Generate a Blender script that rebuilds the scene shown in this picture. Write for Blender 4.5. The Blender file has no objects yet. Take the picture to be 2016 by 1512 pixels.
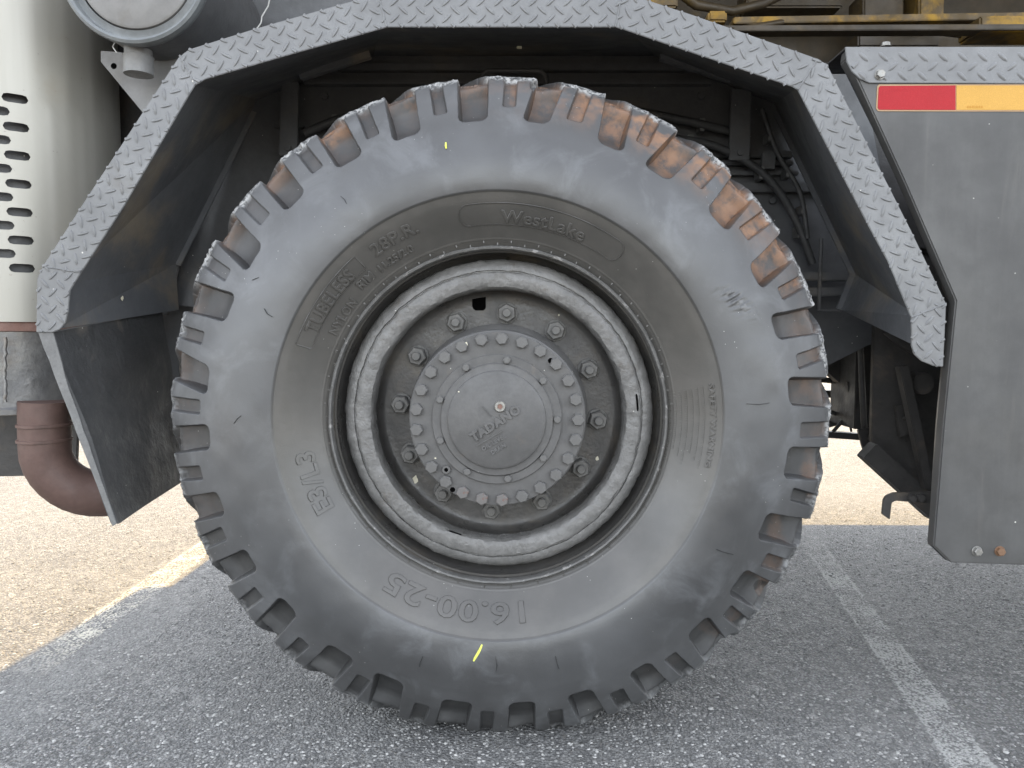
import bpy, bmesh, math, random
import numpy as np
from mathutils import Vector, Matrix, noise as mnoise
R = math.radians
random.seed(7); rng = np.random.default_rng(11)
scene = bpy.context.scene
COL = scene.collection

# ------------------------------------------------------------------ camera, sky, sun, exposure
CAM = Vector((0.056, -1.74, 0.915)); FPX = 1514.0; PITCH = R(3.8); YAW = R(0.83)
FWD = Vector((-math.sin(YAW)*math.cos(PITCH), math.cos(YAW)*math.cos(PITCH), -math.sin(PITCH)))
RGT = Vector((math.cos(YAW), math.sin(YAW), 0)); UPV = RGT.cross(FWD)
cd = bpy.data.cameras.new('camera'); cd.sensor_width = 36; cd.lens = FPX/2016*36
cd.clip_start = 0.05; cd.clip_end = 2000
co = bpy.data.objects.new('camera', cd); COL.objects.link(co)
co.matrix_world = Matrix.Translation(CAM) @ Matrix((RGT, UPV, -FWD)).transposed().to_4x4()
scene.camera = co
SUN_EL, SUN_AZ = 55.0, 4.0          # the sun stands behind the crane, a touch to the right
w = bpy.data.worlds.new('World'); scene.world = w; w.use_nodes = True
wn = w.node_tree.nodes; wl = w.node_tree.links
sky = wn.new('ShaderNodeTexSky'); sky.sky_type = 'NISHITA'; sky.sun_disc = False
sky.sun_elevation = R(SUN_EL); sky.sun_rotation = R(SUN_AZ); sky.air_density = 1.0; sky.dust_density = 1.2; sky.ozone_density = 1.0
wn['Background'].inputs[1].default_value = 0.15
hz = wn.new('ShaderNodeHueSaturation'); hz.inputs['Saturation'].default_value = 0.29      # hazy, whitish summer sky
wl.new(sky.outputs[0], hz.inputs['Color']); wl.new(hz.outputs[0], wn['Background'].inputs[0])
sd = bpy.data.lights.new('sun', 'SUN'); sd.energy = 2.0; sd.angle = R(0.53); sd.color = (1.0, 0.68, 0.28)
so = bpy.data.objects.new('sun', sd); COL.objects.link(so)
sdir = Vector((math.sin(R(SUN_AZ))*math.cos(R(SUN_EL)), math.cos(R(SUN_AZ))*math.cos(R(SUN_EL)), math.sin(R(SUN_EL))))
so.rotation_euler = sdir.to_track_quat('Z', 'Y').to_euler()
so.location = (0, 6, 12)
vs = scene.view_settings; vs.view_transform = 'Standard'; vs.look = 'None'; vs.exposure = 2.52; vs.gamma = 1.0
vs.use_curve_mapping = False
scene.cycles.max_bounces = 8; scene.cycles.diffuse_bounces = 5

def P(u, v, Y):
    """the point at world depth Y that the photograph shows at pixel (u, v)"""
    d = FWD + RGT*((u-1008)/FPX) - UPV*((v-756)/FPX)
    return CAM + d*((Y-CAM.y)/d.y)

# ------------------------------------------------------------------ materials
class NT:
    def __init__(s, name):
        s.m = bpy.data.materials.new(name); s.m.use_nodes = True
        s.t = s.m.node_tree; s.n = s.t.nodes; s.b = s.n['Principled BSDF']
        s.tc = s.n.new('ShaderNodeTexCoord')
    def link(s, a, b): s.t.links.new(a, b)
    def put(s, sock, v):
        if hasattr(v, 'is_output') or isinstance(v, bpy.types.NodeSocket): s.link(v, sock)
        elif isinstance(v, (tuple, list)) and len(v) == 3 and sock.type == 'RGBA': sock.default_value = (*v, 1)
        else: sock.default_value = v
    def coord(s, scale=(1,1,1), kind='Object'):
        mp = s.n.new('ShaderNodeMapping'); s.link(s.tc.outputs[kind], mp.inputs[0]); mp.inputs['Scale'].default_value = scale
        return mp.outputs[0]
    def noise(s, scale, detail=4, rough=.55, vec=None, dist=0):
        x = s.n.new('ShaderNodeTexNoise'); s.link(vec or s.tc.outputs['Object'], x.inputs['Vector'])
        x.inputs['Scale'].default_value = scale; x.inputs['Detail'].default_value = detail
        x.inputs['Roughness'].default_value = rough; x.inputs['Distortion'].default_value = dist
        return x.outputs['Fac']
    def voro(s, scale, feature='F1', vec=None, rand=1, out='Distance'):
        x = s.n.new('ShaderNodeTexVoronoi'); x.feature = feature; s.link(vec or s.tc.outputs['Object'], x.inputs['Vector'])
        x.inputs['Scale'].default_value = scale; x.inputs['Randomness'].default_value = rand
        return x.outputs[out]
    def ramp(s, fac, a, b, lo=0., hi=1.):
        x = s.n.new('ShaderNodeMapRange'); s.link(fac, x.inputs[0]); x.interpolation_type = 'SMOOTHSTEP'
        x.inputs[1].default_value = a; x.inputs[2].default_value = b; x.inputs[3].default_value = lo; x.inputs[4].default_value = hi
        return x.outputs[0]
    def mix(s, f, a, b, mode='MIX'):
        x = s.n.new('ShaderNodeMix'); x.data_type = 'RGBA'; x.blend_type = mode
        s.put(x.inputs[0], f); s.put(x.inputs[6], a); s.put(x.inputs[7], b)
        return x.outputs[2]
    def math(s, op, a, b=0., c=None):
        x = s.n.new('ShaderNodeMath'); x.operation = op; s.put(x.inputs[0], a); s.put(x.inputs[1], b)
        if c is not None: s.put(x.inputs[2], c)
        return x.outputs[0]
    def bump(s, h, strength, dist, prev=None):
        x = s.n.new('ShaderNodeBump'); s.link(h, x.inputs['Height']); x.inputs['Strength'].default_value = strength
        x.inputs['Distance'].default_value = dist
        if prev is not None: s.link(prev, x.inputs['Normal'])
        return x.outputs[0]
    def attr(s, name):
        x = s.n.new('ShaderNodeAttribute'); x.attribute_name = name
        y = s.n.new('ShaderNodeSeparateColor'); s.link(x.outputs['Color'], y.inputs[0]); return [*y.outputs, x.outputs['Alpha']]
    def done(s, col, rough=.5, metal=0., nrm=None, spec=.5):
        s.put(s.b.inputs['Base Color'], col); s.put(s.b.inputs['Roughness'], rough); s.put(s.b.inputs['Metallic'], metal)
        s.b.inputs['Specular IOR Level'].default_value = spec
        if nrm is not None: s.link(nrm, s.b.inputs['Normal'])
        return s.m

def paint(name, c1, c2, scale=6, rough=.5, dirt=None, dirt_at=(.55,.75), dscale=9, bump=.25, bscale=160, bdist=.002, speck=0, metal=0, stretch=(1,1,1), chips=None):
    k = NT(name); v = k.coord(stretch)
    col = k.mix(k.ramp(k.noise(scale, 6, .6, v), .35, .68), c1, c2)
    f2 = k.noise(scale*7, 4, .7)
    col = k.mix(k.ramp(f2, .3, .75, 0, .5), col, tuple(x*.72 for x in c1))
    if dirt: col = k.mix(k.ramp(k.noise(dscale, 7, .65, v, .4), *dirt_at, 0, .85), col, dirt)
    if chips:
        col = k.mix(k.ramp(k.noise(48, 5, .6), .69, .73), col, chips)
    if speck:
        col = k.mix(k.math('MULTIPLY', k.ramp(k.math('ADD', k.voro(speck), k.math('MULTIPLY', k.noise(300, 3), .06)), .085, .06), k.ramp(k.noise(7, 2), .5, .6)), col, (.62,.6,.54))
    r = k.ramp(k.noise(scale*3, 5, .6), .3, .7, rough-.1, rough+.14)
    n = k.bump(k.noise(bscale, 4, .6), bump, bdist)
    n = k.bump(k.noise(14, 3, .5), bump*.6, .004, n)
    return k.done(col, r, metal, n)

M = {}
M['fender'] = paint('grey_fender_paint', (.162,.164,.165), (.198,.20,.201), 5, .33, (.125,.118,.107), (.58,.8), 8, .18, 220, .001, 24)
M['panel'] = paint('grey_panel_paint', (.066,.065,.063), (.084,.083,.080), 2.2, .45, (.105,.10,.092), (.55,.8), 3.5, .12, 150, .0008, 26, stretch=(5,1,.5))
M['hub'] = paint('hub_grey_paint', (.090,.088,.085), (.112,.109,.105), 9, .5, (.15,.125,.10), (.6,.85), 14, .35, 260, .0009, 40, chips=None)
M['rim'] = paint('thick_rim_paint', (.14,.137,.13), (.19,.186,.178), 12, .34, (.10,.085,.07), (.58,.78), 16, .75, 70, .004, 30)
M['rim_flange'] = paint('worn_flange_paint', (.09,.088,.083), (.135,.132,.126), 14, .42, (.30,.29,.275), (.58,.66), 40, .5, 120, .002, 30)
M['disc'] = paint('oily_disc_paint', (.052,.050,.047), (.085,.081,.075), 7, .34, (.115,.098,.075), (.5,.75), 8, .4, 120, .002, 34)
M['nut'] = paint('nut_paint', (.10,.097,.09), (.15,.145,.135), 30, .42, (.2,.16,.11), (.6,.8), 40, .3, 300, .001)
M['bolt'] = paint('bolt_paint', (.098,.096,.092), (.12,.117,.112), 40, .42, (.36,.16,.09), (.66,.74), 26, .3, 300, .001)
M['black'] = paint('black_chassis_paint', (.080,.082,.085), (.105,.106,.108), 4, .45, (.15,.13,.105), (.56,.8), 5, .3, 90, .003, 30)
M['inner'] = paint('fender_underside_paint', (.115,.12,.127), (.14,.144,.15), 3, .4, (.25,.21,.155), (.50,.70), 3.2, .3, 60, .004, 28)
M['rubber_flap'] = paint('mudflap_rubber', (.045,.046,.047), (.07,.07,.07), 4, .6, (.17,.15,.125), (.55,.75), 7, .7, 45, .006, 30, stretch=(1,1,.35))
M['flap_edge'] = paint('mudflap_cut_edge', (.15,.15,.147), (.20,.20,.195), 20, .6, bump=.5, bscale=90)
M['primer'] = paint('red_primer_pipe', (.105,.062,.050), (.135,.083,.068), 6, .65, (.065,.04,.032), (.5,.75), 7, .3, 180, .001)
M['rust'] = paint('rusty_band', (.19,.10,.075), (.25,.15,.12), 14, .7, (.1,.06,.05), (.5,.8), 16, .5, 120)
M['band'] = paint('dirty_steel_band', (.17,.17,.17), (.25,.245,.23), 7, .42, (.17,.14,.11), (.5,.72), 9, .4, 60, .003, metal=.55)
M['stub'] = paint('stub_paint', (.2,.2,.195), (.26,.255,.245), 12, .45, bump=.3)
M['drum_face'] = paint('air_cleaner_lid', (.17,.167,.16), (.205,.20,.192), 4, .45, (.14,.13,.11), (.55,.8), 8, .15)
M['drum_ring'] = paint('air_cleaner_ring', (.15,.162,.166), (.20,.212,.216), 8, .4, bump=.2)
M['yellow'] = paint('dark_yellow_machinery', (.30,.165,.006), (.42,.24,.010), 5, .5, (.05,.038,.022), (.40,.58), 6, .3)
M['brown'] = paint('oily_machinery', (.04,.03,.017), (.07,.05,.026), 5, .5, (.13,.085,.02), (.55,.75), 6, .3)
M['zinc'] = paint('zinc_bolt', (.24,.235,.22), (.32,.31,.285), 60, .38, (.30,.2,.1), (.6,.75), 80, .3, metal=.6)
M['rustbolt'] = paint('rusty_bolt', (.16,.085,.045), (.2,.115,.065), 60, .6, bump=.4)
M['hole_shade'] = paint('socket_hole', (.012,.012,.012), (.02,.018,.016), 20, .6)
M['chalk'] = paint('yellow_chalk', (.62,.66,.09), (.72,.75,.16), 90, .8, bump=.4)
M['fleck'] = paint('cream_fleck', (.62,.58,.44), (.72,.68,.55), 90, .7, bump=.3)
M['wire'] = paint('pale_wire', (.4,.4,.38), (.5,.5,.48), 40, .5)

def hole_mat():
    k = NT('hole_shade_black'); return k.done(k.mix(k.noise(20), (.002,.002,.002), (.004,.004,.004)), 1., 0, None, 0.)  # black colour stands in for the shade inside holes and slots
M['hole_shade'] = hole_mat()
M['outrigger'] = paint('dirty_outrigger_paint', (.040,.038,.036), (.06,.056,.052), 5, .55, (.12,.095,.07), (.54,.76), 7, .4, 90, .003)
M['crack'] = paint('cracked_rubber', (.018,.018,.018), (.028,.028,.027), 60, .8)
M['bolt_red'] = paint('bolt_with_red_paint', (.125,.118,.112), (.14,.132,.125), 40, .45, (.14,.068,.048), (.56,.64), 60, .3, 300, .001)
def tyre_mat():
    k = NT('tyre_rubber'); a = k.attr('mask')      # r: red dust, g: inner annulus, b: scuffed edge
    base = k.mix(k.ramp(k.noise(3.2, 5, .5, None, .3), .34, .68), (.046,.046,.046), (.074,.075,.076))
    base = k.mix(k.ramp(k.noise(9, 6, .62, None, .5), .48, .76, 0, .65), base, (.125,.129,.133))
    base = k.mix(k.ramp(k.noise(38, 5, .7), .55, .85, 0, .5), base, (.05,.048,.046))
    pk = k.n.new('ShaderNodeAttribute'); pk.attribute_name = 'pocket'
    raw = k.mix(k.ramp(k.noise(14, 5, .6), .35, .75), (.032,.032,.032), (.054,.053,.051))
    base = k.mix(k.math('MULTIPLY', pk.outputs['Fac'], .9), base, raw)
    inner = k.mix(k.ramp(k.noise(9, 6, .6), .35, .7), (.056,.053,.047), (.078,.073,.065))
    base = k.mix(a[1], base, inner)
    d = k.math('MULTIPLY', a[0], k.ramp(k.noise(30, 6, .68), .32, .58, .1, 1))
    base = k.mix(d, base, k.mix(k.noise(40, 4), (.16,.068,.028), (.29,.16,.082)))
    e = k.math('MULTIPLY', a[2], k.ramp(k.noise(110, 3, .6), .40, .55))
    base = k.mix(e, base, (.34,.34,.33))
    sp = k.math('MULTIPLY', k.ramp(k.math('ADD', k.voro(70), k.math('MULTIPLY', k.noise(400, 3), .08)), .105, .08), k.ramp(k.noise(6, 3), .50, .60))
    base = k.mix(sp, base, (.5,.49,.45))
    n = k.bump(k.noise(420, 3, .6), .22, .0008)
    n = k.bump(k.noise(60, 5, .6), .14, .002, n)
    rg = k.math('ADD', k.ramp(k.noise(8, 4), .3, .7, .32, .46), k.math('MULTIPLY', a[3], .22))
    return k.done(base, rg, 0, n, .8)
M['tyre'] = tyre_mat()

def asphalt_nodes(k):
    v1 = k.voro(150); c1 = k.voro(150, out='Color')
    sep = k.n.new('ShaderNodeSeparateColor'); k.link(c1, sep.inputs[0])
    stone = k.mix(k.ramp(sep.outputs[0], .1, 1), (.13,.131,.132), (.38,.376,.362))
    stone = k.mix(k.ramp(sep.outputs[1], .82, .97), stone, (.42,.415,.395))
    stone = k.mix(k.ramp(sep.outputs[2], .85, 1, 0, .6), stone, (.20,.165,.125))
    edge = k.ramp(v1, .38, .62)
    tar = k.mix(k.noise(60, 3), (.055,.055,.055), (.10,.10,.098))
    col = k.mix(edge, stone, tar)
    col = k.mix(k.ramp(k.noise(1.7, 5, .6), .3, .65, .1, .5), col, (.25,.248,.238))
    col = k.mix(k.ramp(k.noise(300, 2), .35, .7, 0, .35), col, (.07,.07,.068))
    c2_ = k.voro(52, out='Color'); sp2 = k.n.new('ShaderNodeSeparateColor'); k.link(c2_, sp2.inputs[0])
    col = k.mix(k.ramp(sp2.outputs[0], .2, 1, 0, .35), col, (.06,.06,.06))
    col = k.mix(k.ramp(sp2.outputs[1], .75, 1, 0, .35), col, (.36,.355,.335))
    st = k.ramp(k.noise(1.3, 6, .62, None, .5), .56, .74, 0, .45)
    col = k.mix(st, col, (.05,.049,.047))
    h = k.math('ADD', k.math('MULTIPLY', v1, -1.0), k.math('MULTIPLY', k.noise(90, 4, .6), .9))
    h = k.math('ADD', h, k.math('MULTIPLY', k.voro(330), -.35))
    return col, h
def asphalt():
    k = NT('asphalt'); col, h = asphalt_nodes(k)
    return k.done(col, k.ramp(k.noise(120, 3), .3, .7, .62, .9), 0, k.bump(h, 1.0, .008))
M['asphalt'] = asphalt()
def stone():
    k = NT('aggregate_stone'); a = k.n.new('ShaderNodeAttribute'); a.attribute_name = 'tone'
    col = k.mix(a.outputs['Fac'], (.105,.105,.104), (.47,.462,.44)); col = k.mix(k.ramp(k.noise(200, 3), .4, .75, 0, .4), col, (.06,.06,.058))
    return k.done(col, .75, 0, k.bump(k.noise(500, 2), .3, .001))
M['stone'] = stone()
def marking(name, c, lo, hi, edge=0., op=.85):
    """paint worn down to the stones; the mask runs 0..1 across the strip (r) and fades its ends (g)"""
    k = NT(name); col, h = asphalt_nodes(k); a = k.attr('mask')
    wear = k.math('ADD', k.math('MULTIPLY', k.noise(6, 6, .65), .62), k.math('MULTIPLY', k.voro(150), -.30))
    wear = k.math('ADD', wear, k.math('MULTIPLY', k.noise(120, 3), .32))
    across = k.math('ADD', a[0], k.math('MULTIPLY', k.math('SUBTRACT', k.noise(22, 4, .6), .5), .16))
    d = k.math('ABSOLUTE', k.math('SUBTRACT', across, .5))                # 0 in the middle, .5 on the rim
    if edge: wear = k.math('ADD', wear, k.math('MULTIPLY', k.math('MULTIPLY', k.ramp(d, .26, .34), k.ramp(d, .42, .36)), edge))
    f = k.math('MULTIPLY', k.ramp(wear, lo, hi), k.ramp(d, .44, .36))
    f = k.math('MULTIPLY', f, a[1])
    col = k.mix(k.math('MULTIPLY', f, op), col, c)
    return k.done(col, .8, 0, k.bump(h, .9, .007))
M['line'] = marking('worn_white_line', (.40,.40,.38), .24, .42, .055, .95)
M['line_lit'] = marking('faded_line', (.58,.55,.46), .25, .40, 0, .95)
M['smooth_patch'] = marking('smooth_filler_patch', (.185,.187,.182), .18, .42, 0, .5)

def steel():
    k = NT('stainless_shield')
    v = k.coord((1,1,.06))
    col = k.mix(k.ramp(k.noise(7, 5, .6, v), .35, .7), (.40,.385,.335), (.47,.455,.41))
    col = k.mix(k.ramp(k.noise(5, 6, .6), .55, .75, 0, .5), col, (.36,.31,.23))
    col = k.mix(k.ramp(k.noise(80, 3, .6), .68, .74, 0, .6), col, (.25,.23,.2))
    return k.done(col, k.ramp(k.noise(8, 5, .6, v), .3, .7, .45, .6), .5, k.bump(k.noise(9, 3, .5, v), .12, .01))
M['steel'] = steel()
def flat(name, c, rough=.35, bump=.0):
    k = NT(name); col = k.mix(k.ramp(k.noise(14, 5, .6), .45, .8, 0, .35), c, tuple(x*.8 for x in c))
    h = k.voro(300, 'DISTANCE_TO_EDGE'); col = k.mix(k.ramp(h, .12, .03, 0, .22), col, tuple(min(1, x*1.5+.02) for x in c))
    return k.done(col, rough, 0, k.bump(h, .3, .001), .25)
M['red'] = flat('red_reflector', (.34,.004,.009), .35)
M['amber'] = flat('amber_reflector', (.52,.29,.055), .35)
M['reflector_edge'] = flat('reflector_border', (.40,.27,.16), .4)
M['mark'] = flat('print', (.45,.22,.03), .5)

# ------------------------------------------------------------------ mesh helpers
def link(name, me, mat, parent, loc=None):
    o = bpy.data.objects.new(name, me); COL.objects.link(o)
    if mat and not me.materials: me.materials.append(M[mat] if isinstance(mat, str) else mat)
    if parent: o.parent = parent
    if loc is not None: o.location = loc
    return o
def bm_obj(name, bm, mat, parent, smooth=None, loc=None):
    bmesh.ops.recalc_face_normals(bm, faces=bm.faces)
    me = bpy.data.meshes.new(name); bm.to_mesh(me); bm.free()
    if smooth is not None:
        me.polygons.foreach_set('use_smooth', [True]*len(me.polygons)); me.set_sharp_from_angle(angle=R(smooth))
    return link(name, me, mat, parent, loc)
def bevel(bm, off, seg=2):
    es = [e for e in bm.edges if len(e.link_faces) == 2 and e.calc_face_angle(0) > R(25)]
    if es and off: bmesh.ops.bevel(bm, geom=es, offset=off, segments=seg, affect='EDGES', clamp_overlap=True)
def slab(name, front, thick, mat, parent, bev=.0015, direction=(0,1,0)):
    """a plate: a 3D outline given a real thickness along direction"""
    bm = bmesh.new(); d = Vector(direction).normalized()*thick
    f = bm.faces.new([bm.verts.new(p) for p in front])
    r = bmesh.ops.extrude_face_region(bm, geom=[f])
    bmesh.ops.translate(bm, verts=[x for x in r['geom'] if isinstance(x, bmesh.types.BMVert)], vec=d)
    bmesh.ops.recalc_face_normals(bm, faces=bm.faces)
    bevel(bm, bev, 2)
    return bm_obj(name, bm, mat, parent, 40)
def plate(name, px, Y, thick, mat, parent, bev=.0015):
    return slab(name, [P(u, v, Y) for u, v in px], thick, mat, parent, bev)
def sheet(name, pts, thick, mat, parent, bev=.001):
    """a panel given by 3-4 corner points in space, thickened along its normal"""
    pts = [Vector(p) for p in pts]; n = (pts[1]-pts[0]).cross(pts[2]-pts[0]).normalized()
    return slab(name, pts, thick, mat, parent, bev, n)
def beam_bm(bm, a, b, wx, wy, up=Vector((0,1,0))):
    a = Vector(a); b = Vector(b); z = (b-a).normalized()
    x = z.cross(up)
    if x.length < 1e-4: x = z.cross(Vector((1,0,0)))
    x.normalize(); y = x.cross(z)
    vs_ = [bm.verts.new(p + x*sx*wx/2 + y*sy*wy/2) for p in (a, b) for sx, sy in ((-1,-1),(1,-1),(1,1),(-1,1))]
    for q in ((0,1,2,3),(7,6,5,4),(0,4,5,1),(1,5,6,2),(2,6,7,3),(3,7,4,0)): bm.faces.new([vs_[i] for i in q])
def beam(name, a, b, wx, wy, mat, parent, bev=.002):
    bm = bmesh.new(); beam_bm(bm, a, b, wx, wy); bmesh.ops.recalc_face_normals(bm, faces=bm.faces); bevel(bm, bev, 2)
    return bm_obj(name, bm, mat, parent, 40)
def box(name, lo, hi, mat, parent, bev=.003):
    bm = bmesh.new(); bmesh.ops.create_cube(bm, size=1)
    lo = Vector(lo); hi = Vector(hi)
    for v in bm.verts: v.co = Vector([lo[i]+(v.co[i]+.5)*(hi[i]-lo[i]) for i in range(3)])
    bevel(bm, bev, 2); return bm_obj(name, bm, mat, parent, 40)
AXZ = 0.730                                               # axle height (tyre slightly squashed under load)
def lathe(name, prof, mat, parent, segs=192, c=(0,AXZ), closed=True, smooth=35, axis='Y', wob=0, wobf=0, loc=None):
    n = len(prof); V = []; F = []
    for i in range(segs):
        a = 2*math.pi*i/segs
        for r, y in prof:
            if wob:
                q = Vector((r*math.sin(a)*wobf, y*wobf, r*math.cos(a)*wobf)); n_ = mnoise.noise(q)+.5*mnoise.noise(q*2.3); r = r+wob*n_; y = y+wob*.8*mnoise.noise(q*1.4+Vector((5,2,1)))
            if axis == 'Y': V.append((c[0]+r*math.sin(a), y, c[1]+r*math.cos(a)))
            else: V.append((c[0]+r*math.sin(a), c[1]+r*math.cos(a), y))
    for i in range(segs):
        j = (i+1) % segs
        for k in range(n-1 if not closed else n):
            l = (k+1) % n
            F.append((i*n+k, j*n+k, j*n+l, i*n+l))
    me = bpy.data.meshes.new(name); me.from_pydata(V, [], F); me.validate()
    bm = bmesh.new(); bm.from_mesh(me); bpy.data.meshes.remove(me)
    bmesh.ops.remove_doubles(bm, verts=bm.verts, dist=1e-6)
    return bm_obj(name, bm, mat, parent, smooth, loc)
def tube_bm(bm, pts, rad, segs=12, caps=True):
    pts = [Vector(p) for p in pts]; rings = []
    rad = rad if isinstance(rad, (list, tuple)) else [rad]*len(pts)
    ref = None
    for i, p in enumerate(pts):
        t = (pts[min(i+1, len(pts)-1)] - pts[max(i-1, 0)]).normalized()
        if ref is None:
            ref = t.cross(Vector((0,0,1)))
            if ref.length < .1: ref = t.cross(Vector((0,1,0)))
        x = (ref - t*ref.dot(t)).normalized(); ref = x; y = t.cross(x)
        rings.append([bm.verts.new(p + (x*math.cos(2*math.pi*k/segs)+y*math.sin(2*math.pi*k/segs))*rad[i]) for k in range(segs)])
    for a, b in zip(rings, rings[1:]):
        for k in range(segs): bm.faces.new((a[k], a[(k+1)%segs], b[(k+1)%segs], b[k]))
    if caps: bm.faces.new(rings[0]); bm.faces.new(rings[-1])
def tube(name, pts, rad, mat, parent, segs=16):
    bm = bmesh.new(); tube_bm(bm, pts, rad, segs); return bm_obj(name, bm, mat, parent, 50)
def hexbolt_mesh(name, across, h, stud=0, stud_r=0, washer=0, flange_h=.003):
    """hexagon head lying on the plane y=0, pointing to -Y (towards the viewer)"""
    bm = bmesh.new()
    def prism(rs, ys, n, rot=0):
        rings = [[bm.verts.new((r*math.sin(2*math.pi*k/n+rot), y, r*math.cos(2*math.pi*k/n+rot))) for k in range(n)] for r, y in zip(rs, ys)]
        for a, b in zip(rings, rings[1:]):
            for k in range(n): bm.faces.new((a[k], a[(k+1)%n], b[(k+1)%n], b[k]))
        bm.faces.new(rings[-1])
    y0 = 0
    if washer: prism([washer, washer, washer-.0008], [0, -flange_h+.0008, -flange_h], 24); y0 = -flange_h
    rr = across/2/math.cos(math.pi/6)
    prism([rr, rr, rr*.985, rr*.86], [y0, y0-h*.78, y0-h*.88, y0-h], 6)
    if stud: prism([stud_r, stud_r, stud_r*.8], [y0-h*.9, y0-h-stud*.85, y0-h-stud], 14)
    bmesh.ops.recalc_face_normals(bm, faces=bm.faces)
    me = bpy.data.meshes.new(name); bm.to_mesh(me); bm.free()
    me.polygons.foreach_set('use_smooth', [True]*len(me.polygons)); me.set_sharp_from_angle(angle=R(30))
    return me
def empty(name, loc=(0,0,0)):
    o = bpy.data.objects.new(name, None); COL.objects.link(o); o.location = loc; o.empty_display_size = .2; return o
def struct(o, label, cat):
    o['kind'] = 'structure'; o['label'] = label; o['category'] = cat; return o

# ------------------------------------------------------------------ the ground
def quad_ground(name, pts, z, mat):
    bm = bmesh.new(); bm.faces.new([bm.verts.new((x, y, z)) for x, y in pts]); return bm_obj(name, bm, mat, None)
def G(u, v):
    d = FWD + RGT*((u-1008)/FPX) - UPV*((v-756)/FPX); p = CAM + d*(-CAM.z/d.z); return (p.x, p.y)
ground = struct(quad_ground('ground', [(-400,-400),(400,-400),(400,400),(-400,400)], 0, 'asphalt'), 'coarse grey asphalt lot under the crane, sunlit beyond its shadow', 'asphalt')
def strip(name, a, b, wa, wb, z, mat, seed, label, fade=(.15,.0)):
    rr = random.Random(seed); a = Vector(a); b = Vector(b); n = max(6, int((b-a).length/.05)); t = (b-a).normalized(); s = Vector((-t.y, t.x))
    bm = bmesh.new(); rows = []; mk = []
    for i in range(n+1):
        p = a.lerp(b, i/n); ww = wa+(wb-wa)*i/n; g = min(1, (i/n)/fade[0] if fade[0] else 1, (1-i/n)/fade[1] if fade[1] else 1)
        row = []
        for c in range(5):
            q = p + s*(ww*(c/4-.5)); row.append(bm.verts.new((q.x, q.y, z))); mk += [c/4, g, 0, 1]
        rows.append(row)
    for A, B in zip(rows, rows[1:]):
        for c in range(4): bm.faces.new((A[c], A[c+1], B[c+1], B[c]))
    o = bm_obj(name, bm, mat, None); at = o.data.color_attributes.new('mask', 'FLOAT_COLOR', 'POINT'); at.data.foreach_set('color', mk)
    return struct(o, label, 'road marking')
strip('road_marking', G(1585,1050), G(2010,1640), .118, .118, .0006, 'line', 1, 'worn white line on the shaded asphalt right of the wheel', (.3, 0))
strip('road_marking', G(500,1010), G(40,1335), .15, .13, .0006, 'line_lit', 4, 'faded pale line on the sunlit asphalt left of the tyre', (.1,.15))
strip('asphalt_patch', G(360,1170), G(-80,1470), .22, .26, .0005, 'smooth_patch', 5, 'smooth filler strip at the shadow edge in the lower left', (.3, 0))

# ------------------------------------------------------------------ the crane
crane = empty('mobile_crane')
crane['label'] = 'large grey mobile crane seen close at one big off-road wheel under its tread-plate fender'
crane['category'] = 'crane'

# ---- tyre: one surface, cut into the carcass and its 28 tread lugs
PITCHN = 28; PH = R(-4.3)
PROF = [(.362,-.030),(.368,-.040),(.372,-.046),(.3745,-.0435),(.377,-.049),(.3795,-.046),(.382,-.0515),(.3845,-.049),(.387,-.054),(.390,-.0535),(.393,-.056),
        (.405,-.063),(.42,-.0735),(.44,-.0870),(.46,-.0985),(.470,-.1030),(.479,-.1060),(.481,-.1072),(.483,-.1108),(.4855,-.1118),(.50,-.1145),(.52,-.1155),(.54,-.1145),
        (.56,-.1110),(.58,-.1055),(.60,-.0985),(.62,-.0895),(.64,-.0795),(.66,-.0685),(.68,-.0565),(.70,-.0440),(.72,-.0305),(.735,-.0195),(.745,-.0105),(.7515,-.002),(.755,.008),
        (.758,.03),(.760,.07),(.7615,.15)]
PR = np.array(PROF); YM = .15
def side_y(r): return float(np.interp(r, PR[:,0], PR[:,1]))
def side_n(r):
    a = side_y(r-.004); b = side_y(r+.004); v = Vector((b-a, -.008)); v.normalize(); return v   # (radial, axial)
def vnoise(p, seed=0):
    p = np.asarray(p, float); i = np.floor(p).astype(np.int64); f = p-i; f = f*f*(3-2*f); out = 0
    for dx in (0,1):
        for dy in (0,1):
            for dz in (0,1):
                h = ((i[...,0]+dx)*374761393 + (i[...,1]+dy)*668265263 + (i[...,2]+dz)*2147483647 + seed*974711) & 0xffffffff
                h = ((h ^ (h >> 13))*1274126177) & 0xffffffff; h = (h ^ (h >> 16)) & 0xffff
                out = out + h/65535.*(f[...,0] if dx else 1-f[...,0])*(f[...,1] if dy else 1-f[...,1])*(f[...,2] if dz else 1-f[...,2])
    return out
def sstep(a, b, x):
    t = np.clip((x-a)/(b-a), 0, 1); return t*t*(3-2*t)
LC = 96
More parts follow.
